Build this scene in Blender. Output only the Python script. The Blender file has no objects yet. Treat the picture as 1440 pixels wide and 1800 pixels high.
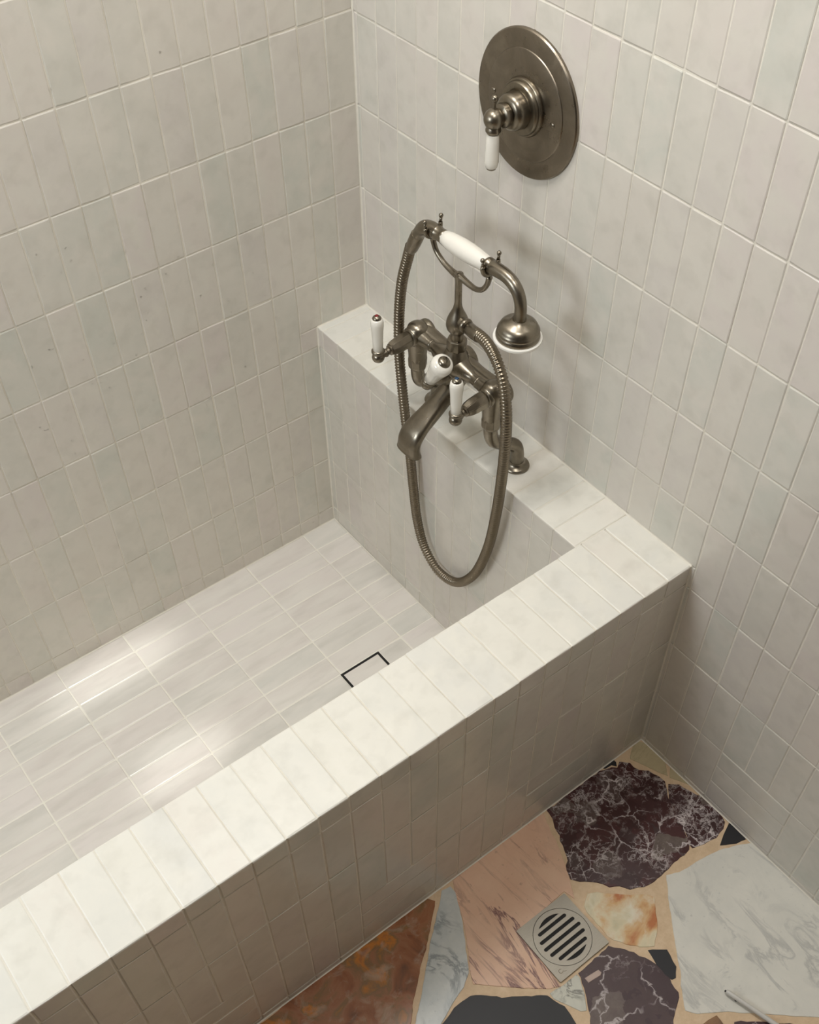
import bpy, bmesh, math, random
from mathutils import Vector, Matrix, noise

C = bpy.context.scene.collection
S = bpy.context.scene

# ------------------------------------------------------------------ camera
cam_d = bpy.data.cameras.new('camera')
cam = bpy.data.objects.new('camera', cam_d)
C.objects.link(cam)
cam.matrix_world = Matrix(((0.791657, 0.477235, -0.381478, -1.03641),
                           (-0.610909, 0.609774, -0.504942, -1.50218),
                           (-0.008361, 0.632789, 0.774279, 1.85412),
                           (0, 0, 0, 1)))
cam_d.sensor_fit = 'VERTICAL'
cam_d.sensor_height = 24.0
cam_d.lens = 24.0 * 1914.7 / 1800.0
cam_d.shift_y = (1046.9 - 900.0) / 1800.0
cam_d.clip_start = 0.02
S.camera = cam

# ------------------------------------------------------------------ world, lamps, exposure
S.view_settings.view_transform = 'Standard'
S.view_settings.look = 'None'
S.view_settings.gamma = 1.0
S.view_settings.use_curve_mapping = False
S.view_settings.exposure = 0.0
S.cycles.use_denoising = True
S.cycles.max_bounces = 10
S.cycles.diffuse_bounces = 6

world = bpy.data.worlds.new('world')
S.world = world
world.use_nodes = True
world.node_tree.nodes['Background'].inputs[0].default_value = (0.85, 0.92, 1.0, 1)
world.node_tree.nodes['Background'].inputs[1].default_value = 0.3


def area_lamp(name, loc, target, sx, sy, power, col):
    d = bpy.data.lights.new(name, 'AREA')
    d.shape = 'RECTANGLE'
    d.size, d.size_y = sx, sy
    d.energy = power
    d.color = col
    o = bpy.data.objects.new(name, d)
    C.objects.link(o)
    o.location = loc
    o.rotation_euler = (Vector(target) - Vector(loc)).to_track_quat('-Z', 'Y').to_euler()
    return o


area_lamp('shower_lamp', (-0.47, -0.32, 2.38), (-0.52, -0.44, 0.0), 0.34, 0.24, 8.8, (1.0, 0.985, 0.965))
area_lamp('room_downlight', (-0.50, -1.03, 2.40), (-0.50, -1.05, 0.0), 0.14, 0.14, 8.6, (1.0, 0.97, 0.93))
area_lamp('daylight_window', (-2.05, -0.42, 1.50), (-0.5, -0.42, 0.8), 0.6, 0.9, 19.5, (0.87, 0.94, 1.0))


def added_glint_spot(name, loc, target, angle, power, sx):  # added lamp with no known source, brightens a patch of bath floor
    d = bpy.data.lights.new(name, 'SPOT')
    d.energy = power
    d.spot_size = math.radians(angle)
    d.spot_blend = 1.0
    d.shadow_soft_size = 0.02
    d.color = (1.0, 0.99, 0.96)
    o = bpy.data.objects.new(name, d)
    C.objects.link(o)
    o.location = loc
    o.rotation_euler = (Vector(target) - Vector(loc)).to_track_quat('-Z', 'Y').to_euler()
    o.scale = (sx, 1, 1)


added_glint_spot('added_glint_spot', (-0.72, -0.30, 2.40), (-0.735, -0.075, 0.0), 3.6, 75.0, 2.6)
added_glint_spot('added_glint_spot', (-0.72, -0.42, 2.40), (-0.728, -0.352, 0.0), 4.2, 65.0, 1.6)

# ------------------------------------------------------------------ measures (metres)
W1 = 0.1187        # depth of the ledge along the right wall
D = 0.7309         # inside depth of the bath, left wall to kerb
W2 = 0.1439        # width of the kerb
H = 0.5418         # top of kerb and ledge above the bath floor
F = 0.0267         # bathroom floor
PW, PH = 0.05135, 0.1517   # tile pitch
JOINT = 0.0019
REC = 0.0010       # joint recess
CEIL = 2.42
XE, YE = -2.1, -2.6
random.seed(7)


def lin(r, g, b):
    f = lambda c: (c / 255 / 12.92) if c / 255 <= 0.04045 else ((c / 255 + 0.055) / 1.055) ** 2.4
    return (f(r), f(g), f(b), 1.0)


# ------------------------------------------------------------------ materials
class Mat:
    def __init__(self, name):
        self.m = bpy.data.materials.new(name)
        self.m.use_nodes = True
        self.t = self.m.node_tree
        self.b = self.t.nodes['Principled BSDF']

    def n(self, kind, **kw):
        nd = self.t.nodes.new('ShaderNode' + kind)
        for k, v in kw.items():
            if k in nd.inputs.keys():
                nd.inputs[k].default_value = v
            else:
                setattr(nd, k, v)
        return nd

    def l(self, a, b):
        self.t.links.new(a, b)

    def coords(self, randomise=False, scale=(1, 1, 1), rot=(0, 0, 0)):
        tc = self.n('TexCoord')
        out = tc.outputs['Object']
        if randomise:
            oi = self.n('ObjectInfo')
            mul = self.n('Math', operation='MULTIPLY')
            mul.inputs[1].default_value = 53.7
            self.l(oi.outputs['Random'], mul.inputs[0])
            add = self.n('VectorMath', operation='ADD')
            self.l(out, add.inputs[0])
            self.l(mul.outputs[0], add.inputs[1])
            out = add.outputs[0]
        mp = self.n('Mapping')
        mp.inputs['Scale'].default_value = scale
        mp.inputs['Rotation'].default_value = rot
        self.l(out, mp.inputs[0])
        return mp.outputs[0]

    def noise(self, vec, scale, detail=3.0, rough=0.5, dist=0.0):
        nd = self.n('TexNoise')
        nd.inputs['Scale'].default_value = scale
        nd.inputs['Detail'].default_value = detail
        nd.inputs['Roughness'].default_value = rough
        nd.inputs['Distortion'].default_value = dist
        self.l(vec, nd.inputs['Vector'])
        return nd.outputs['Fac']

    def ramp(self, fac, stops, interp='LINEAR'):
        r = self.n('ValToRGB')
        r.color_ramp.interpolation = interp
        els = r.color_ramp.elements
        while len(els) < len(stops):
            els.new(0.5)
        for e, (p, c) in zip(els, stops):
            e.position = p
            e.color = c
        self.l(fac, r.inputs[0])
        return r.outputs[0]

    def mix(self, fac, a, b, blend='MIX'):
        m = self.n('Mix', data_type='RGBA', blend_type=blend)
        for s, v in ((m.inputs[0], fac), (m.inputs[6], a), (m.inputs[7], b)):
            if hasattr(v, 'links') or isinstance(v, bpy.types.NodeSocket):
                self.l(v, s)
            else:
                s.default_value = v
        return m.outputs[2]

    def base(self, c):
        if isinstance(c, bpy.types.NodeSocket):
            self.l(c, self.b.inputs['Base Color'])
        else:
            self.b.inputs['Base Color'].default_value = c

    def bump(self, h, strength, dist):
        bp = self.n('Bump')
        bp.inputs['Strength'].default_value = strength
        bp.inputs['Distance'].default_value = dist
        self.l(h, bp.inputs['Height'])
        self.l(bp.outputs[0], self.b.inputs['Normal'])

    def set(self, **kw):
        for k, v in kw.items():
            self.b.inputs[k.replace('_', ' ')].default_value = v
        return self


def bw(v):
    return (v, v, v, 1)


def tile_material(name, shades, rough, bump_d, mottle, stretch=(1, 1, 1)):
    M = Mat(name)
    oi = M.n('ObjectInfo')
    k = len(shades)
    col = M.ramp(oi.outputs['Random'], [((i + 0.0) / k, lin(*s)) for i, s in enumerate(shades)], 'CONSTANT')
    v = M.coords(True, stretch)
    n1 = M.noise(v, 16, 4, 0.55, 0.4)
    f1 = M.ramp(n1, [(0.38, bw(0)), (0.66, bw(1))])
    col = M.mix(f1, col, lin(*mottle))
    n2 = M.noise(v, 34, 3, 0.5, 0.2)
    f2 = M.ramp(n2, [(0.50, bw(0)), (0.85, bw(0.28))])
    col = M.mix(f2, col, lin(176, 172, 160))
    M.base(col)
    hb = M.noise(v, 22, 2, 0.5)
    M.bump(hb, 0.6, bump_d)
    M.set(Roughness=rough)
    M.b.inputs['Specular IOR Level'].default_value = 0.5
    return M.m


m_wall_tile = tile_material('glazed_wall_tile',
    [(215, 209, 199), (211, 208, 198), (216, 208, 201), (208, 207, 197), (217, 210, 201), (213, 207, 199), (211, 207, 197)],
    0.24, 0.0016, (218, 213, 203))
m_cap_tile_lit = tile_material('glazed_cap_tile_lit',  # same tile as the walls, paler: light on the tops put into colour
    [(226, 223, 212), (224, 222, 214), (228, 223, 213), (225, 223, 214), (227, 224, 214)],
    0.32, 0.0012, (231, 228, 218))
m_floor_tile = tile_material('glazed_bath_floor_tile',
    [(227, 220, 213), (218, 214, 206), (230, 223, 217), (222, 215, 208), (219, 216, 208), (227, 220, 213)],
    0.22, 0.0022, (231, 226, 218), (0.35, 1.5, 1))


def simple(name, col, rough, metal=0.0, spec=0.5, coat=0.0):
    M = Mat(name)
    M.base(col)
    M.set(Roughness=rough, Metallic=metal)
    M.b.inputs['Specular IOR Level'].default_value = spec
    M.b.inputs['Coat Weight'].default_value = coat
    return M


Mg = Mat('cream_grout')
v = Mg.coords()
Mg.base(Mg.mix(Mg.noise(v, 90, 4), lin(218, 212, 198), lin(234, 229, 217)))
Mg.bump(Mg.noise(v, 500, 3), 0.4, 0.001)
Mg.set(Roughness=0.8)
m_grout = Mg.m

Mg = Mat('peach_floor_grout')
v = Mg.coords()
Mg.base(Mg.ramp(Mg.noise(v, 60, 6, 0.7), [(0.3, lin(204, 176, 142)), (0.55, lin(216, 189, 155)), (0.75, lin(224, 200, 170))]))
Mg.bump(Mg.noise(v, 300, 4), 0.4, 0.001)
Mg.set(Roughness=0.55)
m_floor_grout = Mg.m

Mg = Mat('pale_bath_floor_grout')
v = Mg.coords()
Mg.base(Mg.mix(Mg.noise(v, 90, 4), lin(232, 227, 214), lin(244, 240, 229)))
Mg.set(Roughness=0.7)
m_basin_grout = Mg.m

Mp = Mat('aged_pewter_metal')
v = Mp.coords()
Mp.base(Mp.ramp(Mp.noise(v, 45, 5, 0.6, 0.5), [(0.3, lin(126, 118, 105)), (0.55, lin(139, 131, 117)), (0.75, lin(151, 143, 129))]))
Mp.l(Mp.ramp(Mp.noise(v, 40, 2, 0.5), [(0.3, bw(0.27)), (0.7, bw(0.33))]), Mp.b.inputs['Roughness'])
Mp.set(Metallic=1.0)
m_metal = Mp.m

Mp = Mat('brushed_pewter_plate')
v = Mp.coords()
Mp.base(Mp.ramp(Mp.noise(v, 22, 6, 0.65, 0.8), [(0.3, lin(126, 117, 104)), (0.55, lin(138, 129, 116)), (0.8, lin(158, 149, 134))]))
Mp.l(Mp.ramp(Mp.noise(v, 30, 5, 0.6), [(0.3, bw(0.24)), (0.7, bw(0.40))]), Mp.b.inputs['Roughness'])
Mp.set(Metallic=1.0)
m_plate = Mp.m

m_hose = simple('pewter_hose', lin(140, 130, 114), 0.3, 1.0).m
m_porc = simple('white_porcelain', lin(236, 232, 222), 0.16, 0, 0.5, 0.6).m
m_rubber_white = simple('white_rubber', lin(235, 232, 224), 0.4).m
m_red = simple('red_enamel', lin(120, 26, 26), 0.25).m
m_blue = simple('blue_enamel', lin(28, 62, 92), 0.25).m
m_black = simple('black_gap', lin(14, 12, 10), 0.7).m
m_steel = Mat('satin_steel')
v = m_steel.coords(scale=(1, 12, 1))
m_steel.base(m_steel.mix(m_steel.noise(v, 120, 3), lin(150, 144, 132), lin(168, 162, 150)))
m_steel.set(Metallic=0.55, Roughness=0.45)
m_steel = m_steel.m
m_plaster = simple('grey_plaster', lin(118, 114, 108), 0.9).m
m_ceil = simple('white_ceiling_paint', lin(225, 221, 212), 0.9).m
m_stick = simple('white_plastic', lin(205, 202, 195), 0.45).m
Mw = Mat('clear_water')
Mw.base((1, 1, 1, 1))
Mw.set(Roughness=0.02)
Mw.b.inputs['Transmission Weight'].default_value = 1.0
Mw.b.inputs['IOR'].default_value = 1.33
m_water = Mw.m


def breccia(name, dark, dark2, vein, cell, vein_w, patch, fine):
    M = Mat(name)
    v = M.coords()

    def warp(src, scale, amt, detail=6):
        nz = M.n('TexNoise')
        nz.inputs['Scale'].default_value = scale
        nz.inputs['Detail'].default_value = detail
        nz.inputs['Roughness'].default_value = 0.65
        M.l(src, nz.inputs['Vector'])
        ad = M.n('VectorMath', operation='MULTIPLY_ADD')
        ad.inputs[1].default_value = (amt, amt, amt)
        M.l(nz.outputs['Color'], ad.inputs[0])
        M.l(src, ad.inputs[2])
        return ad.outputs[0]

    def edges(src, scale, w, hi):
        vo = M.n('TexVoronoi', feature='DISTANCE_TO_EDGE')
        vo.inputs['Scale'].default_value = scale
        M.l(src, vo.inputs['Vector'])
        return M.ramp(vo.outputs['Distance'], [(0.0, bw(hi)), (w, bw(hi * 0.5)), (w * 2.0, bw(0))])

    def mul(a, b):
        m_ = M.n('Math', operation='MULTIPLY')
        M.l(a, m_.inputs[0])
        M.l(b, m_.inputs[1])
        return m_.outputs[0]

    w1 = warp(warp(v, 10, 0.10, 3), 40, 0.030)
    w2 = warp(v, 30, 0.06)
    e1 = mul(edges(w1, cell, vein_w, 1.0), M.ramp(M.noise(v, 13, 3, 0.5), [(0.40, bw(0)), (0.56, bw(1))]))
    e2 = mul(edges(w2, cell * 2.6, vein_w * 1.6, 0.9), M.ramp(M.noise(v, 16, 3, 0.6, 0.6), [(patch, bw(0)), (patch + 0.10, bw(fine))]))
    fl = mul(M.ramp(M.noise(w2, 55, 6, 0.7), [(0.54, bw(0)), (0.62, bw(0.8))]), M.ramp(M.noise(v, 11, 3, 0.6, 0.6), [(patch, bw(0)), (patch + 0.12, bw(fine))]))
    vc = M.n('TexVoronoi')
    vc.inputs['Scale'].default_value = cell * 1.2
    M.l(w1, vc.inputs['Vector'])
    sep = M.n('SeparateColor')
    M.l(vc.outputs['Color'], sep.inputs[0])
    body = M.ramp(sep.outputs[0], [(0.0, lin(*dark)), (0.40, lin(*dark2)), (0.70, lin(66, 44, 46)), (0.88, lin(84, 66, 64)), (1.0, lin(116, 104, 96))])
    body = M.mix(M.ramp(M.noise(v, 60, 6, 0.7), [(0.35, bw(0)), (0.7, bw(0.55))]), body, lin(*dark))
    pale = M.mix(M.noise(v, 24, 3), lin(*vein), lin(150, 138, 134))
    body = M.mix(fl, body, pale)
    body = M.mix(e2, body, pale)
    M.base(M.mix(e1, body, lin(*vein)))
    M.set(Roughness=0.32)
    return M.m


m_violet = breccia('violet_breccia_marble', (50, 24, 24), (76, 36, 36), (216, 206, 204), 20, 0.020, 0.45, 1.0)
m_plum = breccia('plum_marble', (58, 36, 40), (74, 50, 54), (190, 180, 178), 11, 0.012, 0.60, 0.5)


def veined(name, base, base2, vein, scale, rot, stretch, sharp=(0.45, 0.5, 0.55), rough=0.3, cloud=0.5, vs=0.8):
    M = Mat(name)
    v = M.coords(False, stretch, rot)
    n0 = M.noise(v, scale, 8, 0.62, 1.2)
    vein_f = M.ramp(n0, [(sharp[0], bw(0)), (sharp[1], bw(vs)), (sharp[2], bw(0))])
    gate = M.ramp(M.noise(v, scale * 0.7, 2, 0.5), [(0.46, bw(0.08)), (0.60, bw(1))])
    fac = M.n('Math', operation='MULTIPLY')
    M.l(vein_f, fac.inputs[0])
    M.l(gate, fac.inputs[1])
    v2 = M.coords()
    cl = M.ramp(M.noise(v2, 18, 5, 0.6), [(0.35, bw(0)), (0.7, bw(cloud * 2))])
    body = M.mix(cl, lin(*base), lin(*base2))
    sp = M.ramp(M.noise(v2, 130, 3, 0.5), [(0.66, bw(0)), (0.78, bw(0.35))])
    body = M.mix(sp, body, lin(*vein))
    M.base(M.mix(fac.outputs[0], body, lin(*vein)))
    M.set(Roughness=rough)
    return M.m


m_white = veined('white_grey_marble', (224, 221, 211), (214, 212, 203), (158, 158, 156), 11, (0, 0, 0.15), (2.6, 1, 1), (0.48, 0.56, 0.64), 0.32, 0.5, 0.55)
m_bluew = veined('blue_white_marble', (208, 210, 206), (184, 190, 190), (120, 126, 130), 14, (0, 0, 0.4), (1.6, 1, 1), (0.46, 0.52, 0.58))
m_chip = veined('white_speckled_marble', (210, 208, 194), (196, 196, 184), (88, 86, 80), 26, (0, 0, 0.2), (1, 1, 1), (0.50, 0.56, 0.62))
m_rose = veined('rose_veined_marble', (226, 190, 163), (216, 175, 148), (108, 66, 70), 6.0, (0, 0, -0.22), (4.4, 0.75, 1), (0.485, 0.515, 0.575), 0.32, 0.4, 0.95)
m_slate = simple('black_slate', lin(27, 27, 31), 0.5).m
m_olive = veined('olive_marble', (196, 182, 148), (180, 166, 132), (150, 136, 106), 12, (0, 0, 0.4), (1, 2, 1))
m_brown = veined('brown_stone', (150, 112, 74), (120, 86, 56), (90, 62, 42), 20, (0, 0, 0.4), (1, 2, 1))
m_pink = simple('pale_pink_stone', lin(190, 168, 156), 0.4).m


def onyx(name, stops, scale, dist, hi, hi_stop):
    M = Mat(name)
    v = M.coords()
    n0 = M.noise(v, scale, 6, 0.55, dist)
    col = M.ramp(n0, [(p, lin(*c)) for p, c in stops])
    n1 = M.noise(v, scale * 2.2, 6, 0.6, dist * 0.7)
    col = M.mix(M.ramp(n1, [(hi_stop, bw(0)), (hi_stop + 0.16, bw(0.7))]), col, lin(*hi))
    M.base(col)
    M.set(Roughness=0.28)
    return M.m


m_amber = onyx('amber_onyx', [(0.32, (92, 54, 26)), (0.42, (136, 82, 46)), (0.50, (154, 102, 68)), (0.57, (124, 94, 58)), (0.64, (188, 116, 38)), (0.72, (146, 90, 48))], 15, 0.7, (176, 150, 128), 0.53)
m_honey = onyx('honey_onyx', [(0.34, (186, 116, 70)), (0.42, (212, 172, 124)), (0.50, (222, 208, 176)), (0.58, (206, 196, 164)), (0.68, (214, 174, 104))], 12, 0.5, (232, 226, 208), 0.50)

# ------------------------------------------------------------------ mesh helpers
WPOS = {}


def wpos(o):
    return WPOS.get(o.name, Vector((0, 0, 0))) if o else Vector((0, 0, 0))


def link(name, mesh, parent=None, loc=None):
    o = bpy.data.objects.new(name, mesh)
    C.objects.link(o)
    if parent:
        o.parent = parent
    if loc is not None:
        o.location = Vector(loc) - wpos(parent)
        WPOS[o.name] = Vector(loc)
    else:
        WPOS[o.name] = wpos(parent)
    return o


def thing(name, label, cat, loc, group=None):
    o = link(name, None, None, loc)
    o['label'] = label
    o['category'] = cat
    if group:
        o['group'] = group
    return o


def obj(name, bm, mat, parent=None, smooth=False, label=None, angle=None):
    off = wpos(parent)
    bmesh.ops.recalc_face_normals(bm, faces=bm.faces)
    if off.length:
        bmesh.ops.translate(bm, verts=bm.verts, vec=-off)
    if smooth:
        for f in bm.faces:
            f.smooth = True
        if angle:
            for e in bm.edges:
                if len(e.link_faces) == 2 and e.calc_face_angle(0) > angle:
                    e.smooth = False
    me = bpy.data.meshes.new(name)
    bm.to_mesh(me)
    bm.free()
    me.materials.append(mat)
    o = link(name, me, parent)
    if label:
        o['label'] = label
    return o


def box(bm, lo, hi):
    r = bmesh.ops.create_cube(bm, size=1)
    for v_ in r['verts']:
        v_.co = Vector([lo[i] if v_.co[i] < 0 else hi[i] for i in range(3)])
    return r


def frame_of(axis, ref=(0, 0, 1)):
    a = Vector(axis).normalized()
    r = Vector(ref)
    if abs(a.dot(r)) > 0.95:
        r = Vector((1, 0, 0))
    u = r.cross(a).normalized()
    w = a.cross(u)
    return u, w, a


def rings_to_faces(bm, rings, cap0=True, cap1=True):
    for a, b in zip(rings, rings[1:]):
        n = len(a)
        for i in range(n):
            bm.faces.new((a[i], a[(i + 1) % n], b[(i + 1) % n], b[i]))
    if cap0:
        bm.faces.new(list(reversed(rings[0])))
    if cap1:
        bm.faces.new(rings[-1])


def lathe(bm, base, axis, prof, seg=24, ref=(0, 0, 1), rot=0.0, cap0=True, cap1=True):
    """prof: (radius, height along axis)."""
    u, w, a = frame_of(axis, ref)
    base = Vector(base)
    rings = []
    for r, h in prof:
        r = max(r, 0.0003)
        rings.append([bm.verts.new(base + a * h + (u * math.cos(rot + 2 * math.pi * k / seg) + w * math.sin(rot + 2 * math.pi * k / seg)) * r) for k in range(seg)])
    rings_to_faces(bm, rings, cap0, cap1)


def dome(r, h, n=5, h0=0.0):
    """profile of a rounded end rising h above h0 from radius r."""
    return [(r * math.cos(math.pi / 2 * i / n), h0 + h * math.sin(math.pi / 2 * i / n)) for i in range(n + 1)]


def ball(bm, c, r, seg=16, sx=1.0):
    prof = [(r * math.sin(math.pi * i / 10), -r * sx * math.cos(math.pi * i / 10)) for i in range(11)]
    lathe(bm, c, (0, 0, 1), prof, seg)


def spline(pts, per=8):
    P = [Vector(p) for p in pts]
    P = [P[0] * 2 - P[1]] + P + [P[-1] * 2 - P[-2]]
    out = []
    for i in range(1, len(P) - 2):
        p0, p1, p2, p3 = P[i - 1:i + 3]
        for k in range(per):
            t = k / per
            out.append(0.5 * ((2 * p1) + (p2 - p0) * t + (2 * p0 - 5 * p1 + 4 * p2 - p3) * t * t + (3 * p1 - p0 - 3 * p2 + p3) * t ** 3))
    out.append(P[-2])
    return out


def resample(pts, step):
    out = [pts[0].copy()]
    acc = 0.0
    for a, b in zip(pts, pts[1:]):
        L = (b - a).length
        while acc + L >= step:
            t = (step - acc) / L
            a = a.lerp(b, t)
            out.append(a.copy())
            L = (b - a).length
            acc = 0.0
        acc += L
    return out


def tube(bm, pts, rad, seg=14, cap=True):
    """pts: list of Vector; rad: number, list or function of index."""
    n = len(pts)
    rings = []
    u = None
    for i, p in enumerate(pts):
        t = (pts[min(i + 1, n - 1)] - pts[max(i - 1, 0)]).normalized()
        if u is None:
            u = frame_of(t)[0]
        u = (u - t * u.dot(t)).normalized()
        w = t.cross(u)
        r = rad(i) if callable(rad) else (rad[i] if isinstance(rad, list) else rad)
        rings.append([bm.verts.new(p + (u * math.cos(2 * math.pi * k / seg) + w * math.sin(2 * math.pi * k / seg)) * r) for k in range(seg)])
    rings_to_faces(bm, rings, cap, cap)


def lerp_list(vals, n):
    out = []
    for i in range(n):
        t = i / (n - 1) * (len(vals) - 1)
        k = min(int(t), len(vals) - 2)
        out.append(vals[k] + (vals[k + 1] - vals[k]) * (t - k))
    return out


def NB():
    return bmesh.new()


# ------------------------------------------------------------------ tiles
TILE_CACHE = {}


def tile_mesh(w, h, mat, variant):
    key = (round(w, 4), round(h, 4), mat.name, variant)
    if key in TILE_CACHE:
        return TILE_CACHE[key]
    rnd = random.Random(hash((round(w * 1e4), round(h * 1e4), variant)) & 0xffff)
    a, b = w / 2, h / 2
    c = min(0.0012, a * 0.3, b * 0.3)
    j = 0.00035
    base = [(-a + c, -b), (0, -b), (a - c, -b), (a, -b + c), (a, 0), (a, b - c), (a - c, b), (0, b), (-a + c, b), (-a, b - c), (-a, 0), (-a, -b + c)]
    out = [(x + rnd.uniform(-j, j), y + rnd.uniform(-j, j)) for x, y in base]
    bev = min(0.0016, a * 0.3, b * 0.3)
    inn = [(x * (a - bev) / a, y * (b - bev) / b) for x, y in out]
    bm = bmesh.new()
    r0 = [bm.verts.new((x, y, -0.0022)) for x, y in out]
    r1 = [bm.verts.new((x, y, -0.0007)) for x, y in out]
    r2 = [bm.verts.new((x, y, rnd.uniform(-0.00008, 0.00008))) for x, y in inn]
    rings_to_faces(bm, [r0, r1, r2], False, True)
    me = bpy.data.meshes.new('tile')
    bm.to_mesh(me)
    bm.free()
    me.materials.append(mat)
    TILE_CACHE[key] = me
    return me


def subtract(rect, cut):
    u0, v0, u1, v1 = rect
    a0, b0, a1, b1 = cut
    if a1 <= u0 or a0 >= u1 or b1 <= v0 or b0 >= v1:
        return [rect]
    res = []
    if v0 < b0: res.append((u0, v0, u1, b0))
    if v1 > b1: res.append((u0, b1, u1, v1))
    m0, m1 = max(v0, b0), min(v1, b1)
    if u0 < a0: res.append((u0, m0, a0, m1))
    if u1 > a1: res.append((a1, m0, u1, m1))
    return res


def lay(parent, origin, U, V, rects, mat, name='tile', depth=0.0005, tilt=0.004, cuts=(), shift=0.0):
    U, V, O = Vector(U), Vector(V), Vector(origin)
    N = U.cross(V)
    base = Matrix((U, V, N)).transposed().to_4x4()
    for rect in rects:
        parts = [rect]
        for cut in cuts:
            parts = [q for p_ in parts for q in subtract(p_, cut)]
        for (u0, v0, u1, v1) in parts:
            w, h = u1 - u0 - JOINT, v1 - v0 - JOINT
            if w < 0.004 or h < 0.004:
                continue
            me = tile_mesh(w, h, mat, random.randrange(5))
            o = bpy.data.objects.new(name, me)
            C.objects.link(o)
            o.parent = parent
            s = max(w, h)
            g = lambda a_: max(-2.0, min(2.0, random.gauss(0, 1))) * a_
            tx = g(0.00016 * tilt / 0.004) / (h / 2)
            ty = g(0.00016 * tilt / 0.004) / (w / 2)
            m = base @ Matrix.Rotation(tx, 4, 'X') @ Matrix.Rotation(ty, 4, 'Y') @ Matrix.Rotation(random.gauss(0, 0.0016), 4, 'Z')
            pos = O + U * ((u0 + u1) / 2 + random.gauss(0, 0.00025)) + V * ((v0 + v1) / 2 + random.gauss(0, 0.0003)) + N * g(depth * 0.36)
            m.translation = pos - wpos(parent)
            o.matrix_basis = m


def far_field(parent, origin, U, V, rects, mat):
    """the tiles past what the photograph shows, joined."""
    U, V, O = Vector(U), Vector(V), Vector(origin)
    N = U.cross(V)
    bm = NB()
    for (u0, v0, u1, v1) in rects:
        g = JOINT / 2
        if u1 - u0 < 0.006 or v1 - v0 < 0.006:
            continue
        lo = [bm.verts.new(O + U * u_ + V * v_ - N * 0.0022) for u_, v_ in ((u0 + g, v0 + g), (u1 - g, v0 + g), (u1 - g, v1 - g), (u0 + g, v1 - g))]
        hi = [bm.verts.new(O + U * u_ + V * v_) for u_, v_ in ((u0 + g + .001, v0 + g + .001), (u1 - g - .001, v0 + g + .001), (u1 - g - .001, v1 - g - .001), (u0 + g + .001, v1 - g - .001))]
        rings_to_faces(bm, [lo, hi], False, True)
    o = obj('tile_field', bm, mat, parent)
    o['kind'] = 'stuff'
    return o


def grid(us, vs):
    return [(a, b, c_, d_) for a, c_ in zip(us, us[1:]) for b, d_ in zip(vs, vs[1:])]


def steps(a, b, first, pitch):
    out = [a]
    x = first
    while x < b - 1e-6:
        if x > a + 0.004:
            out.append(x)
        x += pitch
    out.append(b)
    return out


def structure(name, bm, mat):
    o = obj(name, bm, mat)
    o['kind'] = 'structure'
    return o


# ------------------------------------------------------------------ room shell
bm = NB(); box(bm, (XE, REC, -0.12), (0.0, 0.12, CEIL))
wall_left = structure('wall_left', bm, m_grout)
wall_left['label'] = 'long tiled wall behind the bath, left of the corner'
bm = NB(); box(bm, (REC, YE, -0.12), (0.12, 0.12, CEIL))
wall_right = structure('wall_right', bm, m_grout)
wall_right['label'] = 'tiled wall that carries the round valve plate'
bm = NB(); box(bm, (XE, YE, CEIL), (0.12, 0.12, CEIL + 0.1))
structure('ceiling', bm, m_ceil)
bm = NB(); box(bm, (XE - 0.1, YE, -0.12), (XE, 0.12, CEIL))
structure('wall_far', bm, m_plaster)
bm = NB(); box(bm, (XE - 0.1, YE - 0.1, -0.12), (0.12, YE, CEIL))
structure('wall_rear', bm, m_plaster)
bm = NB(); box(bm, (XE, YE, -0.12), (REC, -D - W2 + REC, F - 0.0013))
floor = structure('floor', bm, m_floor_grout)
floor['label'] = 'peach grouted floor inlaid with broken marble pieces'

# left wall: u runs from the corner to the left (-x), v up
ZL = 1.1026
rows_l = [0.0] + [ZL - k * PH for k in range(7, -7, -1)]
cols_l = steps(0.0, 1.95, 0.0044 + PW, PW)
rects = grid(cols_l, rows_l)
ledge_cut = [(-0.01, -0.01, W1, H)]
near, far = [], []
for r_ in rects:
    if r_[0] < 1.14 and r_[1] < 1.45:
        # a mirrored u axis keeps the normal pointing into the room
        near.append((-r_[2], r_[1], -r_[0], r_[3]))
    else:
        far.append((-r_[2], r_[1], -r_[0], min(r_[3], CEIL)))
lay(wall_left, (0, 0, 0), (1, 0, 0), (0, 0, 1), near, m_wall_tile, cuts=[(-W1, -0.01, 0.01, H)], tilt=0.005)
far_field(wall_left, (0, 0, 0), (1, 0, 0), (0, 0, 1), far, m_wall_tile)

# right wall: u = -y, v up; normal -x
ZR = 1.2519
y_first = 0.47246 - 9 * PW
cols_r = steps(0.0, 2.1, y_first, PW)
rows_r = [F] + [ZR - k * PH for k in range(8, -8, -1)]
near, far = [], []
trio = [1.0415, 1.193]
for r_ in grid(cols_r, rows_r):
    if r_[1] < 0.17 and r_[2] <= trio[1] + 0.006 and r_[0] >= trio[0] - 0.006:
        continue
    if r_[0] < 1.36 and r_[1] < 1.50:
        near.append(r_)
    else:
        far.append((r_[0], r_[1], r_[2], min(r_[3], CEIL)))
ua = [c_ for c_ in cols_r if c_ > trio[0] - 0.006][0]
for z0, z1 in ((F, 0.0385), (0.0385, 0.092), (0.092, 0.143), (0.143, ZR - 7 * PH)):
    near.append((ua, z0, ua + 3 * PW, z1))
lay(wall_right, (0, 0, 0), (0, -1, 0), (0, 0, 1), near, m_wall_tile,
    cuts=[(-0.01, -0.2, D + W2, H)], tilt=0.0035)
far_field(wall_right, (0, 0, 0), (0, -1, 0), (0, 0, 1), far, m_wall_tile)

# ------------------------------------------------------------------ the built-in bath
bath = thing('bathtub', 'built-in bath with walls, rim and floor of small off-white tiles', 'bathtub', (-0.9, -0.44, 0.0))
TX = -1.75   # far end of the bath

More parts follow.
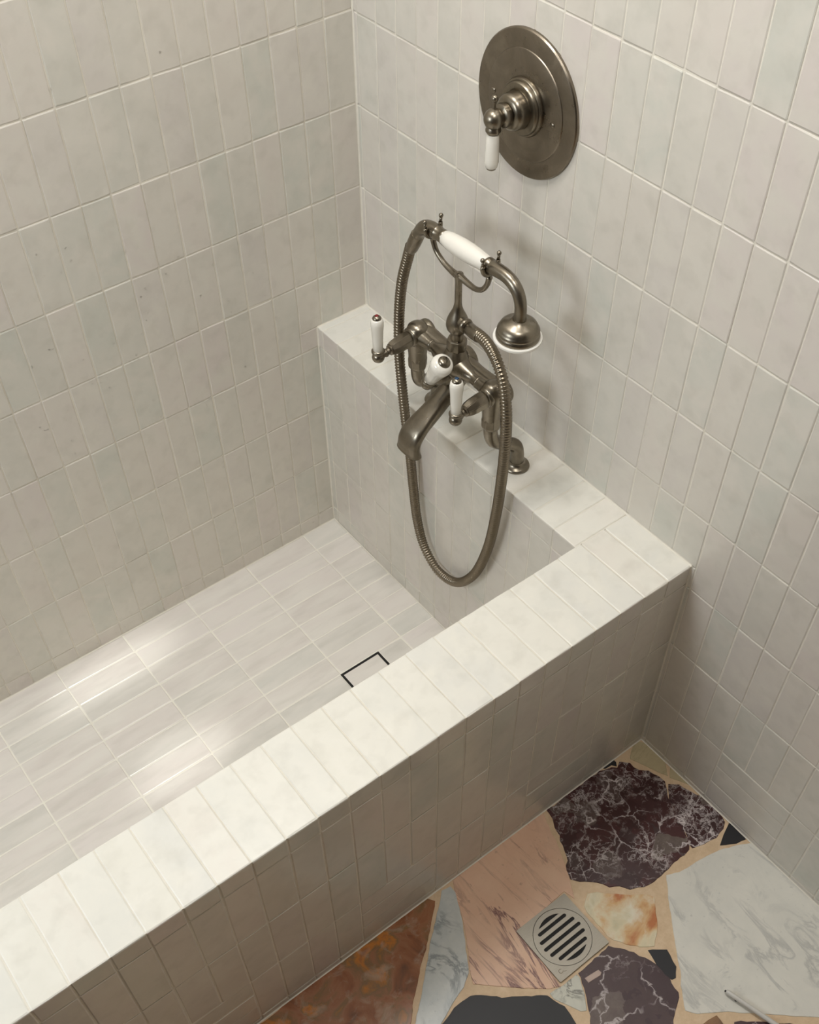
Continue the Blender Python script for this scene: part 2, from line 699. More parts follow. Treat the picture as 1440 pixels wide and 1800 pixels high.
bm = NB(); box(bm, (-W1 + REC, -D - 0.002, -0.1), (0.0, 0.0, H - REC))
ledge = obj('ledge', bm, m_grout, bath)
ledge_y = [0.0] + [0.9897 * 0.74 - k * PW * 0.995 for k in range(14, -1, -1)]
ledge_y = [y_ for y_ in ledge_y if y_ >= 0.0] 
ledge_y[-1] = D
lay(ledge, (0, 0, H), (1, 0, 0), (0, 1, 0), [(-W1 + 0.0, -b_, 0.0, -a_) for a_, b_ in zip(ledge_y, ledge_y[1:])], m_cap_tile_lit, 'cap_tile', tilt=0.003)
lrows = [0.0, 0.041, 0.193, 0.345, 0.497, H]
lay(ledge, (-W1, 0, 0), (0, -1, 0), (0, 0, 1), grid([0.0, 0.0085] + ledge_y[1:] if ledge_y[1] > 0.02 else ledge_y, lrows), m_wall_tile, tilt=0.003)

kerb_x = [0.0, 0.0707, 0.142, 0.2115, 0.2818, 0.349, 0.42, 0.4882, 0.554, 0.6267, 0.6952, 0.7642, 0.8323, 0.9039, 0.9722, 1.0406, 1.1146, 1.1837, 1.2523, 1.3233, 1.3924, 1.4647, 1.5341]
kerb_x = [x_ * 0.74 for x_ in kerb_x]
while kerb_x[-1] < -TX:
    kerb_x.append(kerb_x[-1] + PW)
bm = NB(); box(bm, (TX, -D - W2 + REC, -0.1), (0.0, -D - REC, H - REC))
kerb = obj('kerb', bm, m_grout, bath)
lay(kerb, (0, 0, H), (1, 0, 0), (0, 1, 0), [(-b_, -D - W2, -a_, -D) for a_, b_ in zip(kerb_x, kerb_x[1:])], m_cap_tile_lit, 'cap_tile', tilt=0.003)
frects = []
frows = [F, 0.0435, 0.195, 0.347, 0.499, H]
for a_, b_ in zip(kerb_x, kerb_x[1:]):
    trio_here = any(lo_ < (a_ + b_) / 2 < hi_ for lo_, hi_ in ((0.156, 0.31), (0.514, 0.668), (0.875, 1.03)))
    for v0, v1 in zip(frows, frows[1:]):
        if trio_here and v0 < 0.19:
            continue
        frects.append((-b_, v0, -a_, v1))
for lo_, hi_ in ((0.156, 0.31), (0.514, 0.668), (0.875, 1.03)):
    xs = [x_ for x_ in kerb_x if lo_ - 0.012 < x_ < hi_ + 0.012]
    for v0, v1 in ((F, 0.041), (0.041, 0.0925), (0.0925, 0.144), (0.144, 0.195)):
        frects.append((-xs[-1], v0, -xs[0], v1))
lay(kerb, (0, -D - W2, 0), (1, 0, 0), (0, 0, 1), frects, m_wall_tile, tilt=0.003)
# inner face of the kerb
irects = [(a_, v0, b_, v1) for a_, b_ in zip(kerb_x, kerb_x[1:]) for v0, v1 in ((0.0, H - 0.16), (H - 0.16, H))]
far_field(kerb, (0, -D, 0), (-1, 0, 0), (0, 0, 1), [r_ for r_ in irects if r_[2] > W1 + 0.01], m_wall_tile)

bm = NB(); box(bm, (TX, -D, -0.1), (-W1, 0.0, -0.0008))
JOINT = 0.0027
basin = obj('basin_floor', bm, m_basin_grout, bath)
fx = [-W1] + [-0.2072 - 0.1556 * k for k in range(0, 11)]
fx = [x_ * 1.0 for x_ in fx if x_ > TX]
fy = [0.0] + [-0.0565 - 0.0524 * k for k in range(13)]
fy = [y_ for y_ in fy if y_ > -D + 0.01] + [-D]
DR = (-0.3656, -0.4715, -0.2676, -0.3722)    # tile-in drain
frs = [(b_, d_, a_, c_) for a_, b_ in zip(fx, fx[1:]) for c_, d_ in zip(fy, fy[1:])]
lay(basin, (0, 0, 0), (1, 0, 0), (0, 1, 0), frs, m_floor_tile, tilt=0.0045, cuts=[DR])

JOINT = 0.0019
# closing end wall of the bath, out of view
bm = NB(); box(bm, (TX - 0.1, -D - W2, -0.1), (TX, 0.0, H))
obj('end_wall', bm, m_wall_tile, bath)

# tile-in drain
dx, dy = (DR[0] + DR[2]) / 2, (DR[1] + DR[3]) / 2
drain = thing('bath_drain', 'square tile-in drain with a thin black gap, in the bath floor', 'drain', (dx, dy, 0.0))
bm = NB()
t = 0.0052
x0, y0, x1, y1 = DR
for lo, hi in (((x0, y0, -0.0012), (x1, y0 + t, -0.0004)), ((x0, y1 - t, -0.0012), (x1, y1, -0.0004)),
               ((x0, y0 + t, -0.0012), (x0 + t, y1 - t, -0.0004)), ((x1 - t, y0 + t, -0.0012), (x1, y1 - t, -0.0004))):
    box(bm, lo, hi)
obj('channel', bm, m_black, drain, label='black square channel')
bm = NB(); box(bm, (x0 + t, y0 + t, -0.0012), (x1 - t, y1 - t, 0.0004))
bmesh.ops.bevel(bm, geom=[e for e in bm.edges if all(v_.co.z > 0 for v_ in e.verts)], offset=0.001, segments=1, affect='EDGES')
obj('tile_insert', bm, m_floor_tile, drain)

# ------------------------------------------------------------------ broken-marble floor
STONES = {
    'violet_a': [(-0.2488, -0.8765), (-0.2161, -0.8771), (-0.1769, -0.8765), (-0.1433, -0.8765), (-0.1154, -0.8765), (-0.1061, -0.8819), (-0.0906, -0.8854), (-0.0819, -0.8922), (-0.0695, -0.8864), (-0.0563, -0.9007), (-0.0551, -0.9216), (-0.0413, -0.9353), (-0.0339, -0.9551), (-0.0327, -0.9701), (-0.0425, -0.9848), (-0.0527, -0.9989), (-0.0563, -1.0097), (-0.0698, -1.0396), (-0.0792, -1.064), (-0.09, -1.0869), (-0.1002, -1.0944), (-0.1138, -1.0991), (-0.1314, -1.0956), (-0.1475, -1.0957), (-0.1663, -1.0986), (-0.1949, -1.1011), (-0.2163, -1.0968), (-0.2391, -1.0839), (-0.2488, -1.068), (-0.2637, -1.0574), (-0.2756, -1.0384), (-0.2929, -1.0249), (-0.3091, -1.0049), (-0.3013, -0.9886), (-0.2837, -0.9669), (-0.2758, -0.9474), (-0.2637, -0.9204), (-0.2542, -0.896)],
    'violet_b': [(-0.0282, -0.9764), (-0.0161, -0.9914), (-0.012, -1.0086), (-0.0034, -1.0318), (-0.0015, -1.0563), (-0.0015, -1.0788), (-0.0057, -1.0976), (-0.0197, -1.1052), (-0.0425, -1.1083), (-0.062, -1.1061), (-0.0783, -1.1012), (-0.0931, -1.0973), (-0.0877, -1.0887), (-0.0763, -1.0663), (-0.0661, -1.0414), (-0.0533, -1.012), (-0.0481, -0.9997)],
    'black_wedge': [(-0.1039, -0.8765), (-0.0888, -0.8765), (-0.0757, -0.8765), (-0.0758, -0.8826), (-0.0812, -0.8899), (-0.0874, -0.8822), (-0.1014, -0.8798)],
    'olive_a': [(-0.0237, -0.8765), (-0.0076, -0.8765), (-0.0015, -0.885), (-0.0015, -0.9412), (-0.0197, -0.9645), (-0.0304, -0.9409), (-0.0407, -0.9129), (-0.0498, -0.8943), (-0.0352, -0.8824)],
    'olive_b': [(-0.0016, -0.9536), (-0.0015, -1.0036), (-0.0082, -0.9892), (-0.0192, -0.9694)],
    'black_triangle': [(-0.0015, -1.1031), (-0.0015, -1.1415), (-0.0027, -1.1445), (-0.0222, -1.1396), (-0.0495, -1.1236), (-0.029, -1.1136)],
    'white_slab': [(-0.1691, -1.1039), (-0.146, -1.1144), (-0.0993, -1.1206), (-0.055, -1.1296), (-0.0179, -1.1456), (-0.0015, -1.1553), (-0.0015, -1.1924), (-0.0015, -1.2434), (-0.0015, -1.3049), (-0.0015, -1.3755), (-0.1084, -1.472), (-0.1521, -1.4318), (-0.188, -1.4018), (-0.2254, -1.3687), (-0.2628, -1.3354), (-0.3053, -1.3066), (-0.3176, -1.2908), (-0.303, -1.2701), (-0.2753, -1.2393), (-0.2484, -1.2018), (-0.2258, -1.1731), (-0.2027, -1.1437)],
    'honey_onyx': [(-0.3047, -1.0426), (-0.2882, -1.0515), (-0.2703, -1.0694), (-0.2459, -1.0908), (-0.2225, -1.108), (-0.2144, -1.1201), (-0.2348, -1.1425), (-0.2482, -1.1604), (-0.2787, -1.1828), (-0.2994, -1.169), (-0.315, -1.15), (-0.3266, -1.1319), (-0.3296, -1.124), (-0.3295, -1.0995), (-0.3283, -1.0675), (-0.3242, -1.0564)],
    'black_kite': [(-0.293, -1.1808), (-0.2665, -1.2), (-0.2757, -1.2302), (-0.2897, -1.2435), (-0.2977, -1.2417), (-0.3009, -1.2283), (-0.3003, -1.211), (-0.2969, -1.1981)],
    'plum': [(-0.3408, -1.1355), (-0.3284, -1.1487), (-0.3141, -1.1689), (-0.3023, -1.1961), (-0.2988, -1.2167), (-0.2993, -1.2361), (-0.3047, -1.2624), (-0.3096, -1.2694), (-0.3221, -1.2767), (-0.3445, -1.2888), (-0.3624, -1.308), (-0.3845, -1.3314), (-0.4887, -1.2506), (-0.4476, -1.2004), (-0.4307, -1.1753), (-0.4196, -1.1536), (-0.4141, -1.1368), (-0.3833, -1.1354)],
    'white_chip': [(-0.4183, -1.1362), (-0.4165, -1.1429), (-0.4344, -1.1767), (-0.4459, -1.1912), (-0.4546, -1.1857), (-0.4642, -1.1664), (-0.4762, -1.1443), (-0.4747, -1.1326), (-0.4511, -1.1362)],
    'black_slab': [(-0.5821, -1.0535), (-0.56, -1.0698), (-0.5357, -1.0938), (-0.4821, -1.1311), (-0.4801, -1.1335), (-0.4773, -1.1456), (-0.4707, -1.1634), (-0.4707, -1.1783), (-0.4741, -1.1966), (-0.503, -1.2395), (-0.7079, -1.0806), (-0.6682, -1.0625), (-0.6387, -1.0605), (-0.6167, -1.0523)],
    'rose': [(-0.4764, -0.8773), (-0.43, -0.8765), (-0.3432, -0.8765), (-0.2721, -0.8767), (-0.2591, -0.8788), (-0.27, -0.905), (-0.2804, -0.9387), (-0.2949, -0.9735), (-0.3182, -1.02), (-0.3284, -1.0363), (-0.3336, -1.0153), (-0.4425, -1.021), (-0.4519, -1.1355), (-0.4696, -1.127), (-0.5039, -1.0991), (-0.5369, -1.0691), (-0.566, -1.0422), (-0.5556, -1.0216), (-0.5358, -0.9922), (-0.5112, -0.9513), (-0.4959, -0.9157)],
    'blue_white': [(-0.5044, -0.88), (-0.4866, -0.8841), (-0.4867, -0.8987), (-0.5036, -0.9336), (-0.5285, -0.975), (-0.5417, -0.9966), (-0.5592, -1.0232), (-0.5815, -1.0366), (-0.6101, -1.0446), (-0.6492, -1.0607), (-0.6894, -1.0949), (-0.7181, -1.0727), (-0.673, -1.0255), (-0.6435, -1.0015), (-0.6124, -0.9731), (-0.5745, -0.9392), (-0.5423, -0.913), (-0.5154, -0.8909)],
    'amber_onyx': [(-0.5329, -0.8765), (-0.525, -0.8883), (-0.5466, -0.9097), (-0.5787, -0.936), (-0.6056, -0.956), (-0.6384, -0.9838), (-0.6681, -1.0081), (-0.7234, -1.0686), (-1.0757, -0.912), (-1.0552, -0.8765), (-0.9234, -0.8765), (-0.8836, -0.8788), (-0.7982, -0.8765), (-0.6759, -0.8765), (-0.6049, -0.8765)],
    'brown_triangle': [(-0.3173, -1.3223), (-0.2825, -1.3264), (-0.2843, -1.348), (-0.3072, -1.3752), (-0.3464, -1.3448)],
    'plum_sliver': [(-0.2674, -1.3528), (-0.2574, -1.3572), (-0.2223, -1.3878), (-0.1679, -1.4362), (-0.1349, -1.4845), (-0.1712, -1.5128), (-0.3109, -1.4045), (-0.2874, -1.3662)],
    'pink_chip': [(-0.4122, -1.1498), (-0.3835, -1.1531), (-0.383, -1.1601), (-0.3873, -1.1625), (-0.412, -1.1595)],
}

STONE_KINDS = {
    'violet_a': (m_violet, 0.0022, 'large burgundy marble piece with white veins'),
    'violet_b': (m_violet, 0.0018, 'burgundy marble piece beside the right wall'),
    'black_wedge': (m_slate, 0.0008, 'small black wedge against the bath'),
    'olive_a': (m_olive, 0.0006, 'olive beige piece in the corner'),
    'olive_b': (m_olive, 0.0004, 'small olive sliver by the wall'),
    'black_triangle': (m_slate, 0.0008, 'black triangle by the right wall'),
    'white_slab': (m_white, 0.0008, 'large white marble slab with grey clouding'),
    'honey_onyx': (m_honey, 0.0010, 'honey and cream onyx piece'),
    'black_kite': (m_slate, 0.0008, 'small black kite-shaped piece'),
    'plum': (m_plum, 0.0016, 'plum marble piece beside the drain'),
    'white_chip': (m_chip, 0.0008, 'small white speckled triangle'),
    'black_slab': (m_slate, 0.0012, 'black slab below the rose marble'),
    'rose': (m_rose, 0.0006, 'rose marble slab with dark red veins'),
    'blue_white': (m_bluew, 0.0008, 'long bluish white marble wedge'),
    'amber_onyx': (m_amber, 0.0014, 'amber brown onyx slab along the bath'),
    'brown_triangle': (m_brown, 0.0006, 'small brown triangle'),
    'plum_sliver': (m_plum, 0.0012, 'plum piece below the white slab'),
    'pink_chip': (m_pink, 0.0004, 'tiny pale pink chip set in the plum marble'),
}


def area2(p_):
    return sum(a[0] * b[1] - b[0] * a[1] for a, b in zip(p_, p_[1:] + p_[:1]))


def stone(key, pts, mat, jag, label, top=0.0):
    pts = list(pts)
    if area2(pts) < 0:
        pts.reverse()
    rnd = random.Random(len(key) * 31 + len(pts))
    fine = []
    for a, b in zip(pts, pts[1:] + pts[:1]):
        a, b = Vector(a), Vector(b)
        L = (b - a).length
        n = max(1, int(L / 0.008))
        nrm = Vector((b.y - a.y, a.x - b.x)).normalized()
        for k in range(n):
            p_ = a.lerp(b, k / n)
            p_ = p_ + nrm * rnd.gauss(0, jag * 0.55)
            p_.x, p_.y = min(p_.x, -0.0012), min(p_.y, -D - W2 - 0.0012)
            fine.append(p_)
    bm = NB()
    n = len(fine)
    inn = []
    for i in range(n):
        a, b, c_ = fine[i - 1], fine[i], fine[(i + 1) % n]
        tdir = (c_ - a).normalized()
        inn.append(b + Vector((-tdir.y, tdir.x)) * 0.0006)
    z = F + top
    r0 = [bm.verts.new((p_.x, p_.y, z - 0.003)) for p_ in fine]
    r1 = [bm.verts.new((p_.x, p_.y, z - 0.0006)) for p_ in fine]
    r2 = [bm.verts.new((p_.x, p_.y, z)) for p_ in inn]
    rings_to_faces(bm, [r0, r1, r2], True, True)
    return obj('stone', bm, mat, floor, label=label)


STONES['violet_b'] = [(a - 0.0042, b) if i in (0, 12, 13, 14, 15, 16) else (a, b) for i, (a, b) in enumerate(STONES['violet_b'])]
for key, pts in STONES.items():
    mat, jag, label = STONE_KINDS[key]
    stone(key, pts, mat, jag, label, 0.0012 if key == 'pink_chip' else random.uniform(-0.0002, 0.0002))
# more of the same floor, past the lower edge of the photograph
extra = [
    ([(-0.52, -1.245), (-0.50, -1.262), (-0.42, -1.35), (-0.47, -1.50), (-0.66, -1.46), (-0.72, -1.30), (-0.66, -1.17)], m_white),
    ([(-0.74, -1.10), (-0.69, -1.16), (-0.74, -1.29), (-0.90, -1.36), (-1.02, -1.20), (-0.96, -1.06), (-0.86, -1.04)], m_rose),
    ([(-0.40, -1.345), (-0.325, -1.41), (-0.19, -1.52), (-0.21, -1.66), (-0.38, -1.68), (-0.44, -1.52)], m_honey),
    ([(-0.10, -1.49), (-0.004, -1.41), (-0.004, -1.72), (-0.17, -1.69), (-0.17, -1.55)], m_bluew),
    ([(-1.10, -0.90), (-1.45, -0.90), (-1.50, -1.10), (-1.22, -1.20), (-1.10, -1.02)], m_violet),
    ([(-0.75, -1.34), (-0.90, -1.39), (-0.96, -1.56), (-0.76, -1.66), (-0.68, -1.50)], m_plum),
    ([(-1.05, -1.22), (-1.24, -1.23), (-1.36, -1.40), (-1.14, -1.56), (-0.98, -1.48), (-0.93, -1.37)], m_white),
    ([(-0.46, -1.53), (-0.66, -1.50), (-0.73, -1.67), (-0.58, -1.80), (-0.40, -1.70)], m_amber),
]
for pts, mat in extra:
    stone('extra', pts, mat, 0.001, None)

# ------------------------------------------------------------------ floor drain
def flat_curve(name, loops, z0, z1, mat, parent, label=None):
    cu = bpy.data.curves.new(name, 'CURVE')
    cu.dimensions = '2D'
    cu.fill_mode = 'BOTH'
    cu.extrude = (z1 - z0) / 2
    for lp in loops:
        sp = cu.splines.new('POLY')
        sp.points.add(len(lp) - 1)
        for p_, c_ in zip(sp.points, lp):
            p_.co = (c_[0], c_[1], 0, 1)
        sp.use_cyclic_u = True
    tmp = bpy.data.objects.new(name, cu)
    C.objects.link(tmp)
    dg = bpy.context.evaluated_depsgraph_get()
    me = bpy.data.meshes.new_from_object(tmp.evaluated_get(dg))
    C.objects.unlink(tmp)
    bpy.data.objects.remove(tmp)
    me.materials.clear()
    me.materials.append(mat)
    bm = bmesh.new()
    bm.from_mesh(me)
    bmesh.ops.translate(bm, verts=bm.verts, vec=(0, 0, (z0 + z1) / 2))
    bmesh.ops.translate(bm, verts=bm.verts, vec=wpos(parent))
    bmesh.ops.remove_doubles(bm, verts=bm.verts, dist=1e-6)
    return obj(name, bm, mat, parent, label=label)


fdx, fdy = -0.3933, -1.0746
fd = thing('floor_drain', 'square steel floor drain with a slotted round grate', 'drain', (fdx, fdy, F + 0.0004))
hs = 0.0563


def circ(r, n=56, cx=0, cy=0):
    return [(cx + r * math.cos(2 * math.pi * k / n), cy + r * math.sin(2 * math.pi * k / n)) for k in range(n)]


sq = []
for cx_, cy_, a0 in ((hs - 0.002, hs - 0.002, 0), (-hs + 0.002, hs - 0.002, 90), (-hs + 0.002, -hs + 0.002, 180), (hs - 0.002, -hs + 0.002, 270)):
    for k in range(4):
        a_ = math.radians(a0 + 30 * k)
        sq.append((cx_ + 0.002 * math.cos(a_), cy_ + 0.002 * math.sin(a_)))
flat_curve('cover_frame', [sq, circ(0.0512)], 0.0006, 0.0032, m_steel, fd)
slots = []
for k in range(-2, 3):
    yk = k * 0.0131
    hl = math.sqrt(0.0405 ** 2 - yk ** 2) - 0.002
    r = 0.0031
    sl = [(hl + r * math.cos(math.radians(a_)), yk + r * math.sin(math.radians(a_))) for a_ in range(-90, 91, 30)]
    sl += [(-hl + r * math.cos(math.radians(a_)), yk + r * math.sin(math.radians(a_))) for a_ in range(90, 271, 30)]
    slots.append(sl)
for sgn in (1, -1):
    # end crescents: flat on the inside, curved on the outside
    yi, ro = 0.0345, 0.0418
    hw = math.sqrt(ro ** 2 - yi ** 2)
    a0 = math.atan2(yi, hw)
    arc = [(ro * math.cos(a0 + (math.pi - 2 * a0) * k / 10), sgn * ro * math.sin(a0 + (math.pi - 2 * a0) * k / 10)) for k in range(11)]
    slots.append(arc)
flat_curve('grate', [circ(0.0503)] + slots, 0.0006, 0.0031, m_steel, fd, 'round slotted steel grate')
bm = NB()
lathe(bm, (fdx, fdy, F + 0.0004), (0, 0, 1), [(0.0515, 0.0), (0.0515, 0.0005)], 40)  # thin black disc, shade of the hollow put into its colour
obj('well_shade', bm, m_black, fd, label='flat black disc, painted shade under the slots')
bm = NB()
arc = [Vector((fdx - 0.043 + 0.0035 * math.cos(a_), fdy - 0.0425 + 0.0035 * math.sin(a_), F + 0.0037)) for a_ in [math.radians(d_) for d_ in range(40, 330, 24)]]
arc += [Vector((fdx - 0.0375, fdy - 0.0465, F + 0.0037)), Vector((fdx - 0.0345, fdy - 0.0475, F + 0.0037))]
tube(bm, arc, 0.0005, 6)
obj('emblem', bm, m_plate, fd, label='small curved mark stamped near one corner')

# ------------------------------------------------------------------ stick on the floor
stick = thing('plastic_stick', 'thin white plastic stick lying on the large white marble slab', 'stick', (-0.2245, -1.389, F))
bm = NB()
lathe(bm, (-0.2447, -1.3110, F + 0.0105), (0.0202, -0.0779, -0.0006), [(0.0028, 0.0), (0.0040, 0.003), (0.0042, 0.02), (0.0046, 0.30)] + [(0.003, 0.304)], 12)
obj('shaft', bm, m_stick, stick, True)
bm = NB()
ball(bm, (-0.2439, -1.3102, F + 0.0060), 0.0021, 10)
tube(bm, [Vector((-0.2395, -1.3300, F + 0.0003)), Vector((-0.2395, -1.3300, F + 0.0068))], 0.0022, 8)
tube(bm, [Vector((-0.2000, -1.4830, F + 0.0003)), Vector((-0.2000, -1.4830, F + 0.0060))], 0.0022, 8)
obj('foot', bm, m_black, stick, label='small dark feet')

# ------------------------------------------------------------------ shower valve on the right wall
VC = Vector((0, -0.42, 1.11))
NX = Vector((-1, 0, 0))
valve = thing('shower_valve', 'round pewter shower valve plate with a white porcelain lever, on the right wall', 'shower valve', VC)
bm = NB()
lathe(bm, VC, NX, [(0.1020, -0.0006), (0.1020, 0.0035), (0.1005, 0.0055), (0.0985, 0.0062), (0.0770, 0.0063), (0.0762, 0.0074), (0.0745, 0.0080), (0.040, 0.0080), (0.001, 0.0082)], 72)
obj('plate', bm, m_plate, valve, True, angle=0.5)
bm = NB()
lathe(bm, VC + NX * 0.0074, NX, [(0.0405, 0), (0.0408, 0.003), (0.0392, 0.0058), (0.0372, 0.0062), (0.0368, 0.0100), (0.0350, 0.0122), (0.0285, 0.0130), (0.0262, 0.0122), (0.0258, 0.0240), (0.0240, 0.0295), (0.0200, 0.0325), (0.0140, 0.0335)], 48)
obj('hub', bm, m_metal, valve, True, angle=0.7)
bm = NB()
lathe(bm, VC + NX * 0.0385, NX, [(0.0100, 0), (0.0120, 0.0010), (0.0158, 0.0030), (0.0170, 0.0080), (0.0160, 0.0125), (0.0115, 0.0150), (0.0085, 0.0160), (0.0078, 0.022)], 32)
obj('collar', bm, m_metal, valve, True, angle=0.8)
VB = VC + NX * 0.0630
bm = NB()
ball(bm, VB, 0.0146, 24)
tube(bm, [VB + Vector((0, 0, 0.010)), VB + Vector((0, 0, 0.020)), VB + Vector((0, 0, 0.024))], [0.0030, 0.0020, 0.0022], 12)
ball(bm, VB + Vector((0, 0, 0.0285)), 0.0052, 14)
lathe(bm, VB, (0, 0, -1), [(0.0096, 0.0105), (0.0112, 0.0145), (0.0112, 0.0165), (0.0090, 0.0195), (0.0080, 0.0215)], 24)
lever = obj('lever', bm, m_metal, valve, True, angle=0.8)
bm = NB()
lathe(bm, VB, (0, 0, -1), [(0.0080, 0.0200), (0.0088, 0.0215), (0.0095, 0.036), (0.0101, 0.054), (0.0102, 0.062), (0.0090, 0.0690), (0.0070, 0.0710)], 28)
g_ = obj('grip', bm, m_porc, lever, True, label='white porcelain lever grip', angle=1.2)
bm = NB()
lathe(bm, VB, (0, 0, -1), [(0.0078, 0.0695)] + dome(0.0076, 0.0040, 4, 0.0708), 24)
obj('end_cap', bm, m_metal, lever, True)
for sy, sz in ((-0.3548, 1.109), (-0.4785, 1.1065)):
    bm = NB()
    lathe(bm, Vector((-0.0078, sy, sz)), NX, [(0.0042, -0.001), (0.0042, 0.0008), (0.0030, 0.0018), (0.0010, 0.0019)], 14)
    obj('screw', bm, m_metal, valve, True, angle=0.8)

# ------------------------------------------------------------------ bath mixer tap on the ledge
XB, YC, ZV = -0.119, -0.420, 0.717
YN, YF = -0.515, -0.320
tap = thing('bath_mixer_tap', 'pewter bath mixer tap with porcelain levers standing on the tiled ledge', 'tap', (-0.0685, -0.4215, H))
UP = Vector((0, 0, 1))
for yv, yf in ((YN, -0.5305), (YF, -0.3124)):
    bm = NB()
    lathe(bm, (-0.0685, yf, H), UP, [(0.0225, 0.0), (0.0232, 0.0018), (0.0225, 0.0040), (0.0190, 0.0058), (0.0150, 0.0080), (0.0132, 0.0110), (0.0125, 0.0135)], 32)
    obj('foot', bm, m_metal, tap, True, angle=0.9)
    bm = NB()
    path = spline([(-0.0685, yf, H + 0.008), (-0.0690, yf, H + 0.030), (-0.0745, yf * 0.85 + yv * 0.15, H + 0.049), (-0.094, (yv + yf) / 2, H + 0.061), (-0.1130, yv * 0.85 + yf * 0.15, H + 0.074), (XB, yv, H + 0.095), (XB, yv, H + 0.125)], 7)
    tube(bm, path, 0.0120, 20)
    obj('crank_leg', bm, m_metal, tap, True)
    bm = NB()
    lathe(bm, (XB, yv, H + 0.104), UP, [(0.0125, 0), (0.0155, 0.003), (0.0166, 0.007), (0.0170, 0.020), (0.0164, 0.0250)], 8, rot=0.3)
    bmesh.ops.bevel(bm, geom=bm.edges[:], offset=0.0006, segments=1, affect='EDGES')
    obj('union_nut', bm, m_metal, tap)
    bm = NB()
    lathe(bm, (XB, yv, H + 0.125), UP, [(0.0158, 0), (0.0160, 0.010), (0.0172, 0.022), (0.0188, 0.034), (0.0200, 0.047), (0.0196, 0.058), (0.0164, 0.0665), (0.0105, 0.0712), (0.0030, 0.0730)], 28)
    # front and back spigots of the valve body, along x
    lathe(bm, (XB + 0.027, yv, ZV - 0.004), NX, [(0.0160, 0.0), (0.0205, 0.0012), (0.0220, 0.0040), (0.0220, 0.0085), (0.0200, 0.0125), (0.0180, 0.0180)], 28)
    lathe(bm, (XB + 0.012, yv, ZV), NX, [(0.0160, 0.0), (0.0160, 0.018), (0.0168, 0.022), (0.0168, 0.028), (0.0140, 0.031)], 28)
    obj('valve_body', bm, m_metal, tap, True, angle=0.9)
    # bonnet: eight-sided, tapering to the spindle
    bm = NB()
    lathe(bm, (XB - 0.0175, yv, ZV - 0.001), Vector((-1, 0, -0.10)), [(0.0128, 0), (0.0148, 0.003), (0.0150, 0.008), (0.0142, 0.024), (0.0128, 0.034), (0.0100, 0.0400)], 8, rot=math.pi / 8)
    bmesh.ops.bevel(bm, geom=bm.edges[:], offset=0.0009, segments=2, affect='EDGES')
    obj('bonnet', bm, m_metal, tap, True, angle=0.45)
    bx_ = XB - (0.0825 if yv == YF else 0.0765)
    lz = ZV - (0.005 if yv == YF else 0.009)
    bm = NB()
    lathe(bm, (XB - 0.055, yv, ZV - 0.0055), Vector((-1, 0, -0.10)), [(0.0085, 0), (0.0090, 0.002), (0.0090, 0.0045), (0.0065, 0.0060), (0.0060, 0.010), (0.0075, 0.0115), (0.0075, 0.014), (0.0062, 0.0155), (0.0062, 0.020)], 20)
    ball(bm, (bx_, yv, lz - 0.003), 0.0108, 20, 0.92)
    lathe(bm, (bx_, yv, lz), UP, [(0.0085, 0.004), (0.0112, 0.0075), (0.0112, 0.0105), (0.0090, 0.0125)], 22)
    lv = obj('lever', bm, m_metal, tap, True, angle=0.9)
    bm = NB()
    lathe(bm, (bx_, yv, lz), UP, [(0.0076, 0.0115), (0.0086, 0.013), (0.0090, 0.030), (0.0098, 0.048), (0.0108, 0.060), (0.0109, 0.066), (0.0096, 0.0715), (0.0078, 0.0735)], 26)
    obj('grip', bm, m_porc, lv, True, label='white porcelain grip', angle=1.2)
    bm = NB()
    lathe(bm, (bx_, yv, lz), UP, [(0.0080, 0.0720)] + dome(0.0078, 0.0062, 5, 0.0732), 24)
    obj('end_cap', bm, m_metal, lv, True)
    bm = NB()
    lathe(bm, (bx_, yv, lz), UP, [(0.0032, 0.0780), (0.0032, 0.0797), (0.0020, 0.0801)], 14)
    obj('indicator', bm, m_red if yv == YF else m_blue, lv, True,
        'red hot-water dot' if yv == YF else 'blue cold-water dot')
# bar and central boss
bm = NB()
path = [Vector((XB, YN + (YF - YN) * k / 40, ZV)) for k in range(41)]


def bar_r(i):
    s_ = abs(i / 40 - 0.5) * 2          # 0 centre .. 1 ends
    if s_ < 0.5:
        return 0.0102 + 0.0145 * math.exp(-(s_ / 0.34) ** 2)
    return 0.0100 + 0.0060 * max(0.0, (s_ - 0.55) / 0.45) ** 1.5


tube(bm, path, bar_r, 24)
back = [Vector((XB + 0.0125, YN + (YF - YN) * k / 24, ZV - 0.003)) for k in range(25)]
tube(bm, back, lambda i: 0.0148 + 0.0045 * (abs(i / 24 - 0.5) * 2) ** 2 + 0.006 * math.exp(-((i / 24 - 0.5) * 2 / 0.3) ** 2), 24)
for s_ in (-1, 1):
    lathe(bm, (XB, YC + s_ * 0.060, ZV), (0, s_, 0), [(0.0100, -0.002), (0.0112, -0.001), (0.0112, 0.001), (0.0100, 0.002)], 24)
lathe(bm, (XB, YC, ZV), UP, [(0.0215, -0.030), (0.0245, -0.018), (0.0252, -0.004), (0.0242, 0.008), (0.0212, 0.018), (0.0172, 0.026), (0.0150, 0.032)], 28)
lathe(bm, (XB + 0.034, YC, ZV - 0.002), NX, [(0.0150, 0.0), (0.0215, 0.0025), (0.0225, 0.006), (0.0225, 0.022), (0.0200, 0.031)], 28)
lathe(bm, (XB, YC, ZV - 0.010), Vector((-1, 0, -0.35)), [(0.0190, 0.008), (0.0170, 0.018), (0.0135, 0.024), (0.0115, 0.030)], 24)
obj('body', bm, m_metal, tap, True, angle=0.9)

